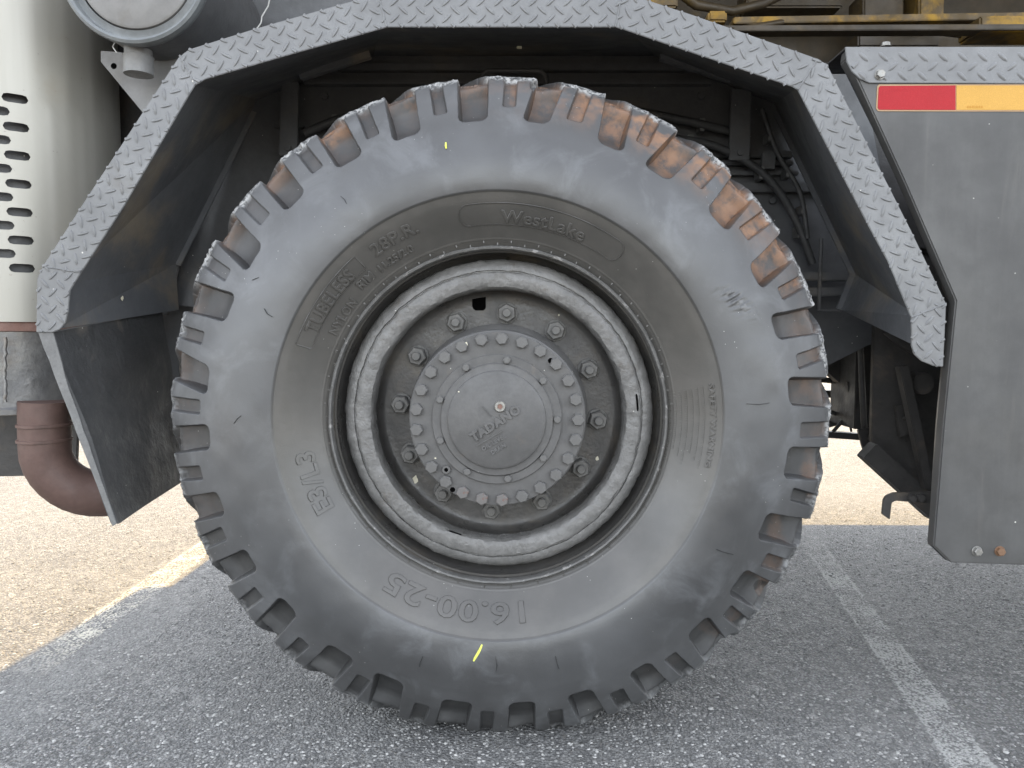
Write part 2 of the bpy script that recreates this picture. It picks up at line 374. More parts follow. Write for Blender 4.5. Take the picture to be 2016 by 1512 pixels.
def build_tyre():
    seg = np.r_[0, np.cumsum(np.hypot(*np.diff(PR, axis=0).T))]
    i_cr = [i for i, p in enumerate(PROF) if abs(p[0]-.7515) < 1e-6][0]; s_cr = seg[i_cr]
    s_in = s_cr-.19
    fine_in = np.concatenate([seg[:20], np.arange(seg[19]+.008, s_in, .009)])
    shoulder = np.arange(s_in, s_cr+.03, .0021)
    crown = np.concatenate([np.arange(s_cr+.034, s_cr+.10, .0036), np.arange(s_cr+.108, seg[-1], .010)])
    s = np.concatenate([fine_in, shoulder, crown]); nr0 = len(s)
    r = np.interp(s, seg, PR[:,0]); y = np.interp(s, seg, PR[:,1]); t = s_cr - s
    # smooth the interpolated profile a little
    for _ in range(2):
        k = slice(22, nr0-1); r[k] = (r[21:nr0-2]+2*r[22:nr0-1]+r[23:nr0])/4; y[k] = (y[21:nr0-2]+2*y[22:nr0-1]+y[23:nr0])/4
    # the far half, coarser
    sb = np.linspace(seg[-1], 0, 46); rb = np.interp(sb, seg, PR[:,0]); yb = 2*YM-np.interp(sb, seg, PR[:,1]); tb = -(2*(seg[-1]-s_cr)) - (s_cr-sb) 
    tb = (sb - s_cr) - 2*(seg[-1]-s_cr) + 0*sb
    tb = s_cr-(2*seg[-1]-sb)
    far = np.r_[np.zeros(nr0, bool), np.ones(len(sb), bool)]
    r = np.r_[r, rb]; y = np.r_[y, yb]; t = np.r_[t, tb]
    nr = len(r); NC = PITCHN*LC
    dr = np.gradient(r); dy = np.gradient(y); L = np.hypot(dr, dy); nrad = -dy/L; nax = dr/L   # candidate normal
    # orient outward: at the crown the radial part is positive
    if nrad[nr0-3] < 0: nrad, nax = -nrad, -nax
    th = PH - math.pi/PITCHN*0 + 2*math.pi*np.arange(NC)/NC
    TH, RR = np.meshgrid(th, r); _, YY = np.meshgrid(th, y); _, TT = np.meshgrid(th, t); _, NRD = np.meshgrid(th, nrad); _, NAX = np.meshgrid(th, nax); _, FAR = np.meshgrid(th, far)
    P3 = np.stack([RR*np.sin(TH), YY, RR*np.cos(TH)], -1)
    pitch = 2*math.pi/PITCHN
    ax = np.clip(np.where(FAR, 2*YM-YY, YY), -.1, YM)          # folded axial position
    skew = .85*np.clip(-TT, 0, .30)/RR + 0*ax                    # grooves lean as they cross the crown
    rel = (TH-PH+np.where(FAR, -1, 1)*skew*np.where(FAR, 0, 1))
    kk = np.round(rel/pitch); s1 = (rel-kk*pitch)*RR; kid = (kk.astype(int)) % PITCHN
    jit = rng.uniform(-1, 1, (PITCHN, 6))
    tl = .150+.010*jit[kid,0]; hw = .0330+.0040*jit[kid,1]
    lean = .16*jit[kid,2]
    def rrect(sx, tt, hw, tl, cr):
        qx = np.abs(sx)-(hw-cr); qt = tt-(tl-cr)
        return np.hypot(np.maximum(qx,0), np.maximum(qt,0)) + np.minimum(np.maximum(qx,qt),0) - cr
    TTF = np.where(FAR, np.maximum(TT, -9), TT)
    tfold = np.where(TT < -(seg[-1]-s_cr), -2*(seg[-1]-s_cr)-TT, TT)       # same pattern on the far shoulder
    d1 = rrect(s1+lean*(tfold-.05), tfold, hw - .003*sstep(.0,.13,tfold), tl, .016)
    dep = .017 + .017*sstep(.012,.06,tfold) - .002*sstep(.06,.14,tfold)
    dep = dep + .010*np.exp(-((tfold-.09)/.03)**2)
    # a raised web inside the groove where it meets the crown
    dep = dep - .010*np.exp(-((tfold-.026)/.012)**2)*(.35+.65*sstep(-.02,.03,s1))
    dep = np.where(tfold < -.05, dep*sstep(-.17,-.08,tfold)*1.0 + .004, dep)
    c1 = dep*sstep(.0016, -.0020, d1)
    rel2 = rel-pitch/2; k2 = np.round(rel2/pitch); s2 = (rel2-k2*pitch)*RR; kid2 = k2.astype(int) % PITCHN
    j2 = rng.uniform(-1, 1, (PITCHN, 6))
    tl2 = .112+.010*j2[kid2,0]; d2 = rrect(s2+.004*j2[kid2,1]+.08*j2[kid2,2]*(tfold-.04), tfold, .0152+.0018*j2[kid2,3], tl2, .0055)
    c2 = (.0135+.0045*j2[kid2,4])*sstep(.0014,-.0014,d2)*(.10*sstep(-.04,-.008,tfold)+.90*sstep(.001,.024,tfold))
    # worn, chipped crown edge; a few torn lugs
    n1 = vnoise(P3*70, 1); n2 = vnoise(P3*190, 2); n3 = vnoise(P3*22, 3)
    edge = np.exp(-((tfold-.004)/.013)**2)
    n4 = vnoise(P3*42, 9); edge = np.exp(-((tfold-.003)/.017)**2)
    wear = edge*(.006*n3*n1 + .016*np.clip(n4-.42, 0, 1) + .006*(n2-.35))
    deg = np.degrees(TH) % 360
    def blob(a0, t0, da, dt): return np.exp(-(((deg-a0+180)%360-180)/da)**2-((tfold-t0)/dt)**2)
    torn = .030*sstep(.35,.6,blob(123.5,.012,2.0,.045)+.25*(n1-.5)) + .026*sstep(.4,.6,blob(134.8,.006,2.6,.035)+.25*(n1-.5)) \
         + .010*sstep(.4,.6,blob(-37,.004,1.2,.018)+.3*(n1-.5)) + .010*sstep(.4,.6,blob(98,.004,1.0,.02)+.3*(n1-.5)) + .012*sstep(.4,.6,blob(6.2,.03,.7,.02)+.2*(n1-.5))
    gouge = np.exp(-((((deg-63.5+180)%360-180))/3.4)**2)*np.exp(-((RR-.565-.0045*(deg-63.5))/.014)**2)
    rough = gouge*(n2-.5)*.012 + sstep(.12,-.01,tfold)*(n1-.5)*.0012 + (n3-.5)*.0022*(RR>.395)
    carve = np.maximum(np.maximum(c1, c2), np.where(FAR, 0, torn)) + wear - rough
    carve = np.where(TT > .2, carve*sstep(.486,.505,RR), carve)
    bulge = .016*np.exp(-((((deg-180+180)%360-180))/24)**2)*np.exp(-((RR-.64)/.09)**2)
    RR2 = RR - carve*NRD; YY2 = YY - carve*NAX - bulge*np.where(FAR, -1, 1)
    X = RR2*np.sin(TH); Z = AXZ + RR2*np.cos(TH)
    Zl = .0002+.0008*n2
    Z = np.where(Z < .02, np.maximum(Z, Zl), Z)
    co_ = np.stack([X, YY2, Z], -1).reshape(-1, 3)
    # masks: red dust in the grooves (most on the upper right), inner annulus, scuffed edge
    ang = np.exp(-(((deg-42+180)%360-180)/34)**2)
    groove = sstep(.002,.018,np.maximum(c1, c2*1.4))
    nearcr = sstep(.135,.04,tfold)
    leftd = np.exp(-(((deg+32+180)%360-180)/40)**2)
    dust = groove*nearcr*(1.1*ang+.10) + np.where(c1 > .003, groove, 0)*leftd*.9*sstep(.055,.03,tfold) + groove*ang*.25
    smear = np.exp(-(((deg-32+180)%360-180)/21)**2)*sstep(.16,.05,tfold)*sstep(-.01,.02,tfold)*sstep(.36,.58,n3*.7+.3*n1)
    dust = dust*(.85+.45*jit[kid,3])
    dust = np.clip(dust*(.0+1.45*vnoise(P3*26,5)) + 1.0*smear, 0, .92)
    dust = np.where(deg > 95, np.where(deg < 250, dust*0+groove*nearcr*.35*sstep(.5,.7,n3)*sstep(160,100,deg), dust), dust)
    inner = sstep(.4850,.4800,RR)*np.where(FAR,0,1)
    upper = .25+.75*sstep(-.4,.6,np.cos(TH-.25))
    scuff = np.clip(np.exp(-((tfold-.002)/.013)**2)*(1-groove)*upper*1.35 + gouge*.18, 0, 1)
    zone = sstep(.21,.12,tfold)
    mask = np.stack([dust, inner, scuff, zone], -1).reshape(-1, 4)
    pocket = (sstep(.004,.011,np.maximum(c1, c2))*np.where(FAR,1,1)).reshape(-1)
    # faces
    I = np.arange(nr-1)[:,None]; J = np.arange(NC)[None,:]; J2 = (J+1) % NC
    F = np.stack([I*NC+J, I*NC+J2, (I+1)*NC+J2, (I+1)*NC+J], -1)
    tr = (t[:-1]+t[1:])/2; tmin = -2*(seg[-1]-s_cr)-.162
    islug = (tr < .162) & (tr > tmin)
    # normals over the whole surface
    A = co_[F[...,2]]-co_[F[...,0]]; B = co_[F[...,3]]-co_[F[...,1]]; fn = np.cross(A, B)
    vn = np.zeros_like(co_)
    for q in range(4): np.add.at(vn, F[...,q].ravel(), fn.reshape(-1,3))
    if (vn[5*NC][1]) > 0: vn = -vn; F = F[..., ::-1]
    vn /= np.linalg.norm(vn, axis=1, keepdims=True)+1e-12
    def make(name, faces, parent):
        faces = faces.reshape(-1, 4); idx, inv = np.unique(faces, return_inverse=True); inv = inv.reshape(-1, 4)
        me = bpy.data.meshes.new(name); me.vertices.add(len(idx)); me.vertices.foreach_set('co', co_[idx].astype(np.float32).ravel())
        nf = len(inv); me.loops.add(nf*4); me.loops.foreach_set('vertex_index', inv.ravel().astype(np.int32))
        me.polygons.add(nf); me.polygons.foreach_set('loop_start', np.arange(0, nf*4, 4, dtype=np.int32))
        me.polygons.foreach_set('use_smooth', np.ones(nf, bool)); me.update(calc_edges=True)
        at = me.color_attributes.new('mask', 'FLOAT_COLOR', 'POINT'); at.data.foreach_set('color', mask[idx].astype(np.float32).ravel())
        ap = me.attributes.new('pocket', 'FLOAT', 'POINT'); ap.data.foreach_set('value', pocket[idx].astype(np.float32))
        me.normals_split_custom_set_from_vertices(vn[idx].tolist())
        return link(name, me, 'tyre', parent)
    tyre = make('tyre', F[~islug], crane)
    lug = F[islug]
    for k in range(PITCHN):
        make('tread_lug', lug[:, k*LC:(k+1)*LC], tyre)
    return tyre
tyre = build_tyre()
tyre['label'] = 'big worn off-road tyre with deep shoulder lugs and reddish dirt in its grooves'

HC = (978, 830)                                   # where the hub sits in the photograph
PXM = 1.64/FPX                                    # metres per photograph pixel on the sidewall
def surf(th, r, lift=0.):
    n = side_n(r); rr = r+n.x*lift; y = side_y(r)+n.y*lift
    dg = (math.degrees(th) % 360)-180; y -= .016*math.exp(-(dg/24)**2)*math.exp(-((r-.64)/.09)**2)      # the sidewall bulges above the ground
    return Vector((rr*math.sin(th), y, AXZ+rr*math.cos(th)))
def text_mesh(body, size, extrude=.001, offset=0, spacing=1.0):
    cu = bpy.data.curves.new('text', 'FONT'); cu.body = body; cu.size = size; cu.extrude = extrude; cu.offset = offset
    cu.resolution_u = 3; cu.align_x = 'CENTER'; cu.space_character = spacing
    cu.bevel_depth = min(.0005, extrude*.5); cu.bevel_resolution = 0
    ob = bpy.data.objects.new('text', cu); COL.objects.link(ob)
    dg = bpy.context.evaluated_depsgraph_get(); me = bpy.data.meshes.new_from_object(ob.evaluated_get(dg))
    bpy.data.objects.remove(ob); bpy.data.curves.remove(cu); me.materials.clear()
    return me
def side_text(body, th, r, size, lift=.0026, width=None, offset=.0003, spacing=1.05, squash=1.0):
    me = text_mesh(body, size, .001, offset, spacing)
    xs = [v.co.x for v in me.vertices]; w0 = max(xs)-min(xs); mid = (max(xs)+min(xs))/2
    k = (width/w0) if width else 1
    for v in me.vertices:
        x, y, z = (v.co.x-mid)*k, v.co.y*squash, v.co.z
        v.co = surf(th+x/r, r+y, (z+.0012)/.0022*lift - .0002)
    o = link('lettering', me, 'tyre', tyre); o['label'] = 'raised moulded lettering reading "%s"' % body
    add_mask(me)
    return o
def add_mask(me, g=1.0):
    at = me.color_attributes.new('mask', 'FLOAT_COLOR', 'POINT')
    at.data.foreach_set('color', [c for _ in me.vertices for c in (0, g, 0, 0)])
def polar(u, v): return math.atan2(u-HC[0], HC[1]-v), math.hypot(u-HC[0], v-HC[1])*PXM
def stext(body, u0, v0, u1, v1, h, **kw):
    (a0, r0), (a1, r1) = polar(u0, v0), polar(u1, v1)
    if a1 < a0: a1 += 2*math.pi
    r = (r0+r1)/2; side_text(body, (a0+a1)/2, r-h*PXM/2, h*PXM/.70, width=(a1-a0)*r, **kw)
stext('TUBELESS', 606, 655, 690, 542, 22)
stext('NYLON', 646, 660, 690, 594, 16)
stext('RIM', 702, 568, 727, 540, 15)
stext('11.25/2.0', 742, 531, 809, 490, 13)
stext('28P.R.', 734, 500, 819, 449, 22)
stext('WestLake', 988, 432, 1150, 466, 22, lift=.0019)
stext('E3/L3', 634, 1015, 582, 903, 32, offset=.0006)
stext('16.00-25', 1026, 1222, 756, 1168, 36, offset=.0006)
stext('SAFETY WARNING', 1396, 760, 1398, 925, 9, lift=.0022)
def side_rib(path, rad, name='moulded_frame'):
    bm = bmesh.new(); tube_bm(bm, path, rad, 6); o = bm_obj(name, bm, 'tyre', tyre, 60); add_mask(o.data); return o
def arcband(a0, a1, r0, r1, cr, n=40):
    """rounded frame on the sidewall as a closed path"""
    pts = []
    cs = ((a1, r1, 0), (a1, r0, 90), (a0, r0, 180), (a0, r1, 270)); rm = (r0+r1)/2
    for (a, r, d0) in cs:
        sa = -1 if a == a1 else 1; sr = -1 if r == r1 else 1
        for q in range(7):
            ang = R(d0 + 90*q/6); pts.append((a+sa*cr/rm + math.sin(ang)*cr/rm, r+sr*cr + math.cos(ang)*cr))
    out = []
    for i in range(len(pts)):
        p, q = pts[i], pts[(i+1) % len(pts)]; m = max(1, int(abs(p[0]-q[0])*rm/.008))
        for j in range(m): out.append(surf(p[0]+(q[0]-p[0])*j/m, p[1]+(q[1]-p[1])*j/m, .0009))
    out.append(out[0]); return out
side_rib(arcband(R(-10.5), R(37.0), 386*PXM, 424*PXM, 17*PXM), .0011)
side_rib(arcband(R(-69.5), R(-41.0), 396*PXM, 425*PXM, 4*PXM), .0012)
def fine_print():
    bm = bmesh.new(); rr = random.Random(5)
    for row in range(7):
        r = (408-10*row)*PXM; a = R(81+row*.2); end = R(104 - (row % 3)*2)
        while a < end:
            wd = rr.uniform(.0015, .0035)
            ps = [surf(a, r, .0014), surf(a+wd/r, r, .0014), surf(a+wd/r, r+.0048, .0014), surf(a, r+.0048, .0014)]
            b = [surf(a, r, -.0004), surf(a+wd/r, r, -.0004), surf(a+wd/r, r+.0048, -.0004), surf(a, r+.0048, -.0004)]
            v1 = [bm.verts.new(p) for p in ps]; v0 = [bm.verts.new(p) for p in b]
            bm.faces.new(v1)
            for i in range(4): bm.faces.new((v0[i], v0[(i+1)%4], v1[(i+1)%4], v1[i]))
            a += (wd+rr.choice([.0014,.0014,.0014,.004]))/r
    o = bm_obj('fine_print', bm, 'tyre', tyre); add_mask(o.data); o['kind'] = 'stuff'
fine_print()
def ticks():      # short moulded bars between the bead ribs
    bm = bmesh.new()
    for i in range(40):
        for rr_, off in ((.3795, 0), (.3845, .5)):
            a = 2*math.pi*(i+off)/40; p = Vector((rr_*math.sin(a), side_y(rr_)-.0012, AXZ+rr_*math.cos(a)))
            t = Vector((math.sin(a), 0, math.cos(a)))
            beam_bm(bm, p-t*.0035, p+t*.0035, .0026, .004)
    o = bm_obj('bead_mark', bm, 'tyre', tyre); add_mask(o.data); o['kind'] = 'stuff'
ticks()
def side_patch(name, pts_px, mat, parent, wid):
    path = [polar(u, v) for u, v in pts_px]; n = len(path); bm = bmesh.new(); L = []; Q = []
    for i, (a, r) in enumerate(path):
        b = path[min(i+1, n-1)]; c = path[max(i-1, 0)]; d = Vector(((b[0]-c[0])*r, b[1]-c[1])).normalized(); s = Vector((-d.y, d.x))
        ww = wid*(.35+.65*math.sin(math.pi*(i+.6)/(n+.2)))
        L.append(bm.verts.new(surf(a+s.x*ww/r, r+s.y*ww, .0016))); Q.append(bm.verts.new(surf(a-s.x*ww/r, r-s.y*ww, .0016)))
    for i in range(n-1): bm.faces.new((L[i], L[i+1], Q[i+1], Q[i]))
    r_ = bmesh.ops.extrude_face_region(bm, geom=list(bm.faces))
    bmesh.ops.translate(bm, verts=[x for x in r_['geom'] if isinstance(x, bmesh.types.BMVert)], vec=(0,.003,0))
    return bm_obj(name, bm, mat, parent)
side_patch('chalk_mark', [(948,1282),(944,1291),(939,1300),(934,1308),(931,1314)], 'chalk', tyre, .0028)
for pts in ([(880,292),(880,299),(881,305)],):
    side_patch('chalk_mark', pts, 'chalk', tyre, .002)
for pts in ([(1412,1086),(1428,1093),(1448,1099)],[(1465,797),(1490,799),(1512,796)],[(975,1305),(978,1322),(976,1338)],[(1095,1303),(1098,1318),(1102,1330)],[(830,1305),(824,1318),(822,1328)],
            [(458,838),(466,828),(474,822)],[(497,556),(505,553),(512,551)],[(676,395),(684,402),(688,410)],[(524,612),(530,622),(540,628)]):
    side_patch('crack', pts, 'crack', tyre, .0006)

# ---- rim, lock ring and wheel disc
rim = lathe('wheel_rim', [(.300,.03),(.348,.030),(.353,.022),(.3605,.014),(.3640,-.010),(.3655,-.045),(.3705,-.046),(.371,-.040),(.366,-.020),(.36,.08),(.36,.33),(.30,.33)], 'disc', crane, 224)
rim['label'] = 'steel wheel rim with a worn pale outer flange'
lathe('flange_edge', [(.3658,-.044),(.3655,-.058),(.3670,-.0625),(.3705,-.0635),(.3735,-.0605),(.3745,-.054),(.3725,-.044)], 'rim_flange', rim, 240, wob=.0008, wobf=55)
lock = lathe('lock_ring', [(.351,.02),(.3495,.000),(.347,-.008),(.342,-.0135),(.336,-.0175),(.329,-.0195),(.3245,-.0195),(.3232,-.0150),(.3210,-.0150),(.3195,-.0225),(.316,-.0245),(.305,-.0245),(.296,-.0240),(.288,-.021),(.2845,-.015),(.2825,-.006),(.282,.02)], 'rim', rim, 300, wob=.0022, wobf=48)
disc = lathe('wheel_disc', [(.286,.01),(.2845,.046),(.2815,.058),(.276,.0655),(.268,.0685),(.255,.0688),(.19,.0685),(.19,.08),(.29,.08),(.29,.01)], 'disc', rim, 160)
for a0, a1, rr_, wd in ((81,88,.3125,.0036),(197,203,.286,.003)):
    pts = [Vector((rr_*math.sin(R(a0+(a1-a0)*i/8)), -.0255 if rr_ > .3 else -.0195, AXZ+rr_*math.cos(R(a0+(a1-a0)*i/8)))) for i in range(9)]
    tube('pry_slot_shade', pts, [wd*.3]+[wd*.6]*7+[wd*.3], 'hole_shade', rim, 8)  # black tube on the ring's face, painted as the shade in a slot
DY = .0685; px_d = (1.74+DY)/FPX
nutm = hexbolt_mesh('lug_nut', .0395, .028, .014, .0108, .0255, .005)
nutm.materials.append(M['nut'])
for k in range(12):
    a = R(4.5+30*k); o = link('lug_nut', nutm, None, rim, (.2315*math.sin(a), DY, AXZ+.2315*math.cos(a))); o.rotation_euler = (0, a+R(random.uniform(-25, 25)), 0)
pn = P(943, 596, DY-.0012)
bm = bmesh.new()
vsn = [bm.verts.new((pn.x+sx*.0155*math.cos(q)*1.0 if False else pn.x+x, DY-.0012, pn.z+z)) for x, z, sx, q in
       [(-.016,.018,0,0),(.016,.018,0,0),(.016,-.010,0,0),(.0145,-.015,0,0),(.010,-.018,0,0),(-.008,-.018,0,0),(-.0135,-.014,0,0),(-.016,-.008,0,0)]]
bm.faces.new(vsn); bm_obj('valve_slot_shade', bm, 'hole_shade', rim)  # flat black face, the shade of the slot put into its colour

# ---- hub drum, cover and bolts
HY = -.100
hub = lathe('hub', [(.0,.07),(.206,.07),(.206,.050),(.2,.042),(.194,.036),(.193,HY+.028),(.1905,HY+.024),(.1905,HY+.017),(.1875,HY+.016),(.1875,HY+.002),(.1855,HY),(.0,HY)], 'hub', crane, 160, closed=False)
hub['label'] = 'grey planetary hub drum with a bolted cover plate'
HX = 0.0
cov = lathe('cover_plate', [(.1395,HY+.002),(.1395,HY-.004),(.138,HY-.0055),(.1225,HY-.0055),(.1205,HY-.0075),(.119,HY-.0105),(.1075,HY-.011),(.1055,HY-.0118),(.104,HY-.0155),(.0985,HY-.0185),(.0,HY-.0195)], 'hub', hub, 144, closed=False)
hbm = hexbolt_mesh('hub_bolt', .0245, .013); hbm.materials.append(M['bolt'])
hbr = hbm.copy(); hbr.materials.clear(); hbr.materials.append(M['bolt_red'])
for k in range(25):
    a = R(3.5+14.4*k); o = link('hub_bolt', hbr if k in (12,13,14) else hbm, None, hub, (.1735*math.sin(a), HY, AXZ+.1735*math.cos(a))); o.rotation_euler = (0, R(random.uniform(0,60)), 0)
cbm = hexbolt_mesh('cover_bolt', .0145, .008); cbm.materials.append(M['bolt'])
for k in range(9):
    a = R(9.6+40*k); o = link('cover_bolt', cbm, None, hub, (.1290*math.sin(a), HY-.0055, AXZ+.1290*math.cos(a))); o.rotation_euler = (0, R(random.uniform(0,60)), 0)
def socket_plug(u, v, Y, r, name, mat='zinc', hole='hole_shade'):
    p = P(u, v, Y)
    o = lathe(name, [(0,.004),(r,.004),(r,-.005),(r*.86,-.0075),(r*.5,-.0075),(r*.46,-.0055),(0,-.0055)], mat, hub, 28, (0,0), closed=False, loc=p)
    h = lathe('socket_hole', [(0,-.006),(r*.46,-.006),(r*.46,-.0058)], hole, hub, 6, (0,0), closed=False, loc=p)
socket_plug(984.5, 800, HY-.0185, .0125, 'filler_plug', 'zinc', 'rust')
socket_plug(879, 924, HY, .0098, 'drain_plug', 'bolt')
for u, v in ((1084,710),(891,964)):
    lathe('dowel_hole_shade', [(0,-.0006),(.0052,-.0006),(.0058,.0)], 'hole_shade', hub, 20, (0,0), closed=False, loc=P(u,v,HY))
def hub_text(body, u, v, h, ang, width, Y, ex=.0016, off=.0004):
    me = text_mesh(body, h*PXM/.70, ex, off, 1.1); xs = [q.co.x for q in me.vertices]; k = width*PXM/(max(xs)-min(xs)); c = (max(xs)+min(xs))/2
    p = P(u, v, Y); ca, sa = math.cos(ang), math.sin(ang)
    for q in me.vertices:
        x, y, z = (q.co.x-c)*k, q.co.y-h*PXM/2, q.co.z
        q.co = (p.x+x*ca-y*sa, p.y-z, p.z+x*sa+y*ca)
    o = link('lettering', me, 'hub', hub); o['label'] = 'raised cast lettering reading "%s"' % body
TY = HY-.0195
hub_text('TADANO', 975, 833, 17, R(32.5), 112, TY, .0034, .0012)
hub_text('OIL LEVEL', 972, 871, 8, R(31), 54, TY, .0012)
hub_text('DRAIN', 981, 884, 8, R(31), 32, TY, .0012)
beam('cast_line', P(938,878,TY), P(990,848,TY), .0024, .005, 'hub', hub, .0005); beam('cast_line', P(950,800,TY), P(967,820,TY), .0018, .004, 'hub', hub, .0004)
def fleck(u, v, Y, s, parent, seed, asp=1.):
    rr = random.Random(seed); p = P(u, v, Y); bm = bmesh.new(); n = 9
    vs_ = [bm.verts.new((p.x+s*rr.uniform(.45,1)*math.cos(2*math.pi*i/n), p.y, p.z+asp*s*rr.uniform(.45,1)*math.sin(2*math.pi*i/n))) for i in range(n)]
    f = bm.faces.new(vs_); r_ = bmesh.ops.extrude_face_region(bm, geom=[f])
    bmesh.ops.translate(bm, verts=[x for x in r_['geom'] if isinstance(x, bmesh.types.BMVert)], vec=(0,-.0008,0))
    return bm_obj('pale_fleck', bm, 'fleck', parent)
for i, (u, v, Y, s, pr, asp) in enumerate([(818,944,DY,.0085,rim,1.6),(1176,903,DY,.005,rim,1.5),(857,902,HY,.0035,hub,.7),(918,677,HY-.012,.005,hub,1),(1004,1050,.056,.006,rim,.6),(903,771,TY,.003,hub,.8),(825,988,DY,.003,rim,1),(1100,620,DY,.003,rim,1)]):
    fleck(u, v, Y, s, pr, 40+i, asp)
# axle housing behind the wheel
lathe('axle_housing', [(0,.08),(.16,.08),(.16,.40),(.11,.46),(.11,1.9),(0,1.9)], 'black', crane, 48, closed=False)

# ---- fender: bent tread-plate flange with its underside panels
FY = -.03
out_px = [(71,654),(73,548),(84,524),(165,398),(352,112),(372,97),(500,57),(690,3),(742,-14),(1225,-14),(1274,0),(1360,28),(1600,112),(1628,126),(1792,450),(1863,598),(1857,722)]
in_px = [(1838,720),(1815,711),(1800,697),(1795,680),(1794,625),(1748,514),(1713,450),(1571,177),(1560,170),(1226,57),(1211,53),(762,53),(723,64),(571,107),(405,155),(384,167),(372,186),(247,400),(159,537),(137,572),(134,610),(129,634),(118,648),(104,654)]
fender = plate('fender', out_px+in_px, FY, .006, 'fender', crane, .0012)
fender['label'] = 'grey diamond tread-plate fender arching over the wheel'
def tread(name, poly_px, Y, org_px, dir_px, parent, mat, L=.0300, W=.0080, H=.0029, pu=.0375, pv=.0350, off=(0,0)):
    poly = [P(u, v, Y) for u, v in poly_px]; poly = [(p.x, p.z) for p in poly]
    o = P(*org_px, Y); d = P(*dir_px, Y)-o; ex = Vector((d.x, d.z)).normalized(); ey = Vector((-ex.y, ex.x)); o2 = Vector((o.x, o.z))
    def inside(x, z):
        c = False; n = len(poly)
        for i in range(n):
            x0, z0 = poly[i]; x1, z1 = poly[(i+1) % n]
            if (z0 > z) != (z1 > z) and x < (x1-x0)*(z-z0)/(z1-z0)+x0: c = not c
        return c
    bm = bmesh.new(); rr = random.Random(3)
    for i in range(-60, 61):
        for j in range(-60, 61):
            par = j & 1
            c = o2 + ex*((i + (.5 if par else 0))*pu + off[0]) + ey*(j*pv/2 + off[1])
            if not (min(p[0] for p in poly)-.02 < c.x < max(p[0] for p in poly)+.02 and min(p[1] for p in poly)-.02 < c.y < max(p[1] for p in poly)+.02): continue
            a = R(42) if par else R(-42)
            d1 = ex*math.cos(a)+ey*math.sin(a); d2 = Vector((-d1.y, d1.x))
            ts = [t for t in np.linspace(-.5, .5, 21) if inside(*(c+d1*(t*L))) ]
            if len(ts) < 5: continue
            t0, t1 = min(ts), max(ts)
            base = []; top = []
            N = 5
            prof = []
            for q in range(N+1):
                t = t0+(t1-t0)*q/N; wdt = W/2*math.sqrt(max(0.0, 1-(2*t)**2))+.0003; prof.append((t, wdt))
            rows = []
            for t, wd in prof:
                m = c+d1*(t*L); hh = H*min(1, (wd/(W/2))**.8)
                row = [m+d2*wd, m+d2*wd*.45, m-d2*wd*.45, m-d2*wd]
                rows.append([bm.verts.new((p.x, Y+.0004-(hh if 0 < s < 3 else 0), p.y)) for s, p in enumerate(row)])
            for A, B in zip(rows, rows[1:]):
                for s in range(3): bm.faces.new((A[s], A[s+1], B[s+1], B[s]))
    ob = bm_obj(name, bm, mat, parent, 50); ob['kind'] = 'stuff'; return ob
segs = [([(71,654),(73,548),(84,524),(159,537),(137,572),(134,610),(129,634),(118,648),(104,654)], (72,640), (74,540)),
        ([(84,524),(165,398),(352,112),(384,167),(372,186),(247,400),(159,537)], (84,524), (352,112)),
        ([(352,112),(372,97),(500,57),(690,3),(742,-14),(762,53),(723,64),(571,107),(405,155),(384,167)], (372,97), (690,3)),
        ([(742,-14),(1225,-14),(1211,53),(762,53)], (760,53), (1211,53)),
        ([(1225,-14),(1274,0),(1360,28),(1600,112),(1571,177),(1226,57),(1211,53)], (1226,57), (1571,180)),
        ([(1600,112),(1628,126),(1792,450),(1863,598),(1794,625),(1748,514),(1713,450),(1571,177)], (1628,126), (1792,450)),
        ([(1863,598),(1857,722),(1838,720),(1815,711),(1800,697),(1795,680),(1794,625)], (1863,598), (1857,722))]
for pl, o_, d_ in segs: tread('tread_pattern', pl, FY, o_, d_, fender, 'fender')
# weld seams between the plates
for a, b in (((84,524),(159,537)),((354,108),(384,167)),((742,-14),(762,53)),((1225,-12),(1211,53)),((1610,117),(1571,177)),((1863,598),(1794,625))):
    pa, pb = P(*a, FY), P(*b, FY); n = 9; rr = random.Random(int(a[0]))
    tube('weld_seam', [pa.lerp(pb, i/n)+Vector((rr.uniform(-.001,.001), -.0002, rr.uniform(-.001,.001))) for i in range(n+1)], .0022, 'fender', fender, 6)
BY = FY+.50
fr = [(112,648),(126,560),(374,166),(752,42),(1222,42),(1578,168),(1806,622),(1808,684)]
bk = [(352,610),(346,520),(508,196),(735,112),(1290,112),(1524,205),(1684,540),(1656,610)]
dpt = [BY-.02,BY,.57,.57,.57,.57,BY-.06,BY-.06]
for i in range(7):
    q = [P(*fr[i], FY+.004), P(*fr[i+1], FY+.004), P(*bk[i+1], dpt[i+1]), P(*bk[i], dpt[i])]
    bm = bmesh.new(); vv = [bm.verts.new(p) for p in q]; bm.faces.new(vv)
    c = sum(q, Vector())/4; outw = (Vector((c.x, 0, c.z)) - Vector((0, 0, AXZ))).normalized()
    r_ = bmesh.ops.extrude_face_region(bm, geom=list(bm.faces)); bmesh.ops.translate(bm, verts=[x for x in r_['geom'] if isinstance(x, bmesh.types.BMVert)], vec=outw*.004)
    bm_obj('inner_panel', bm, 'inner', fender)
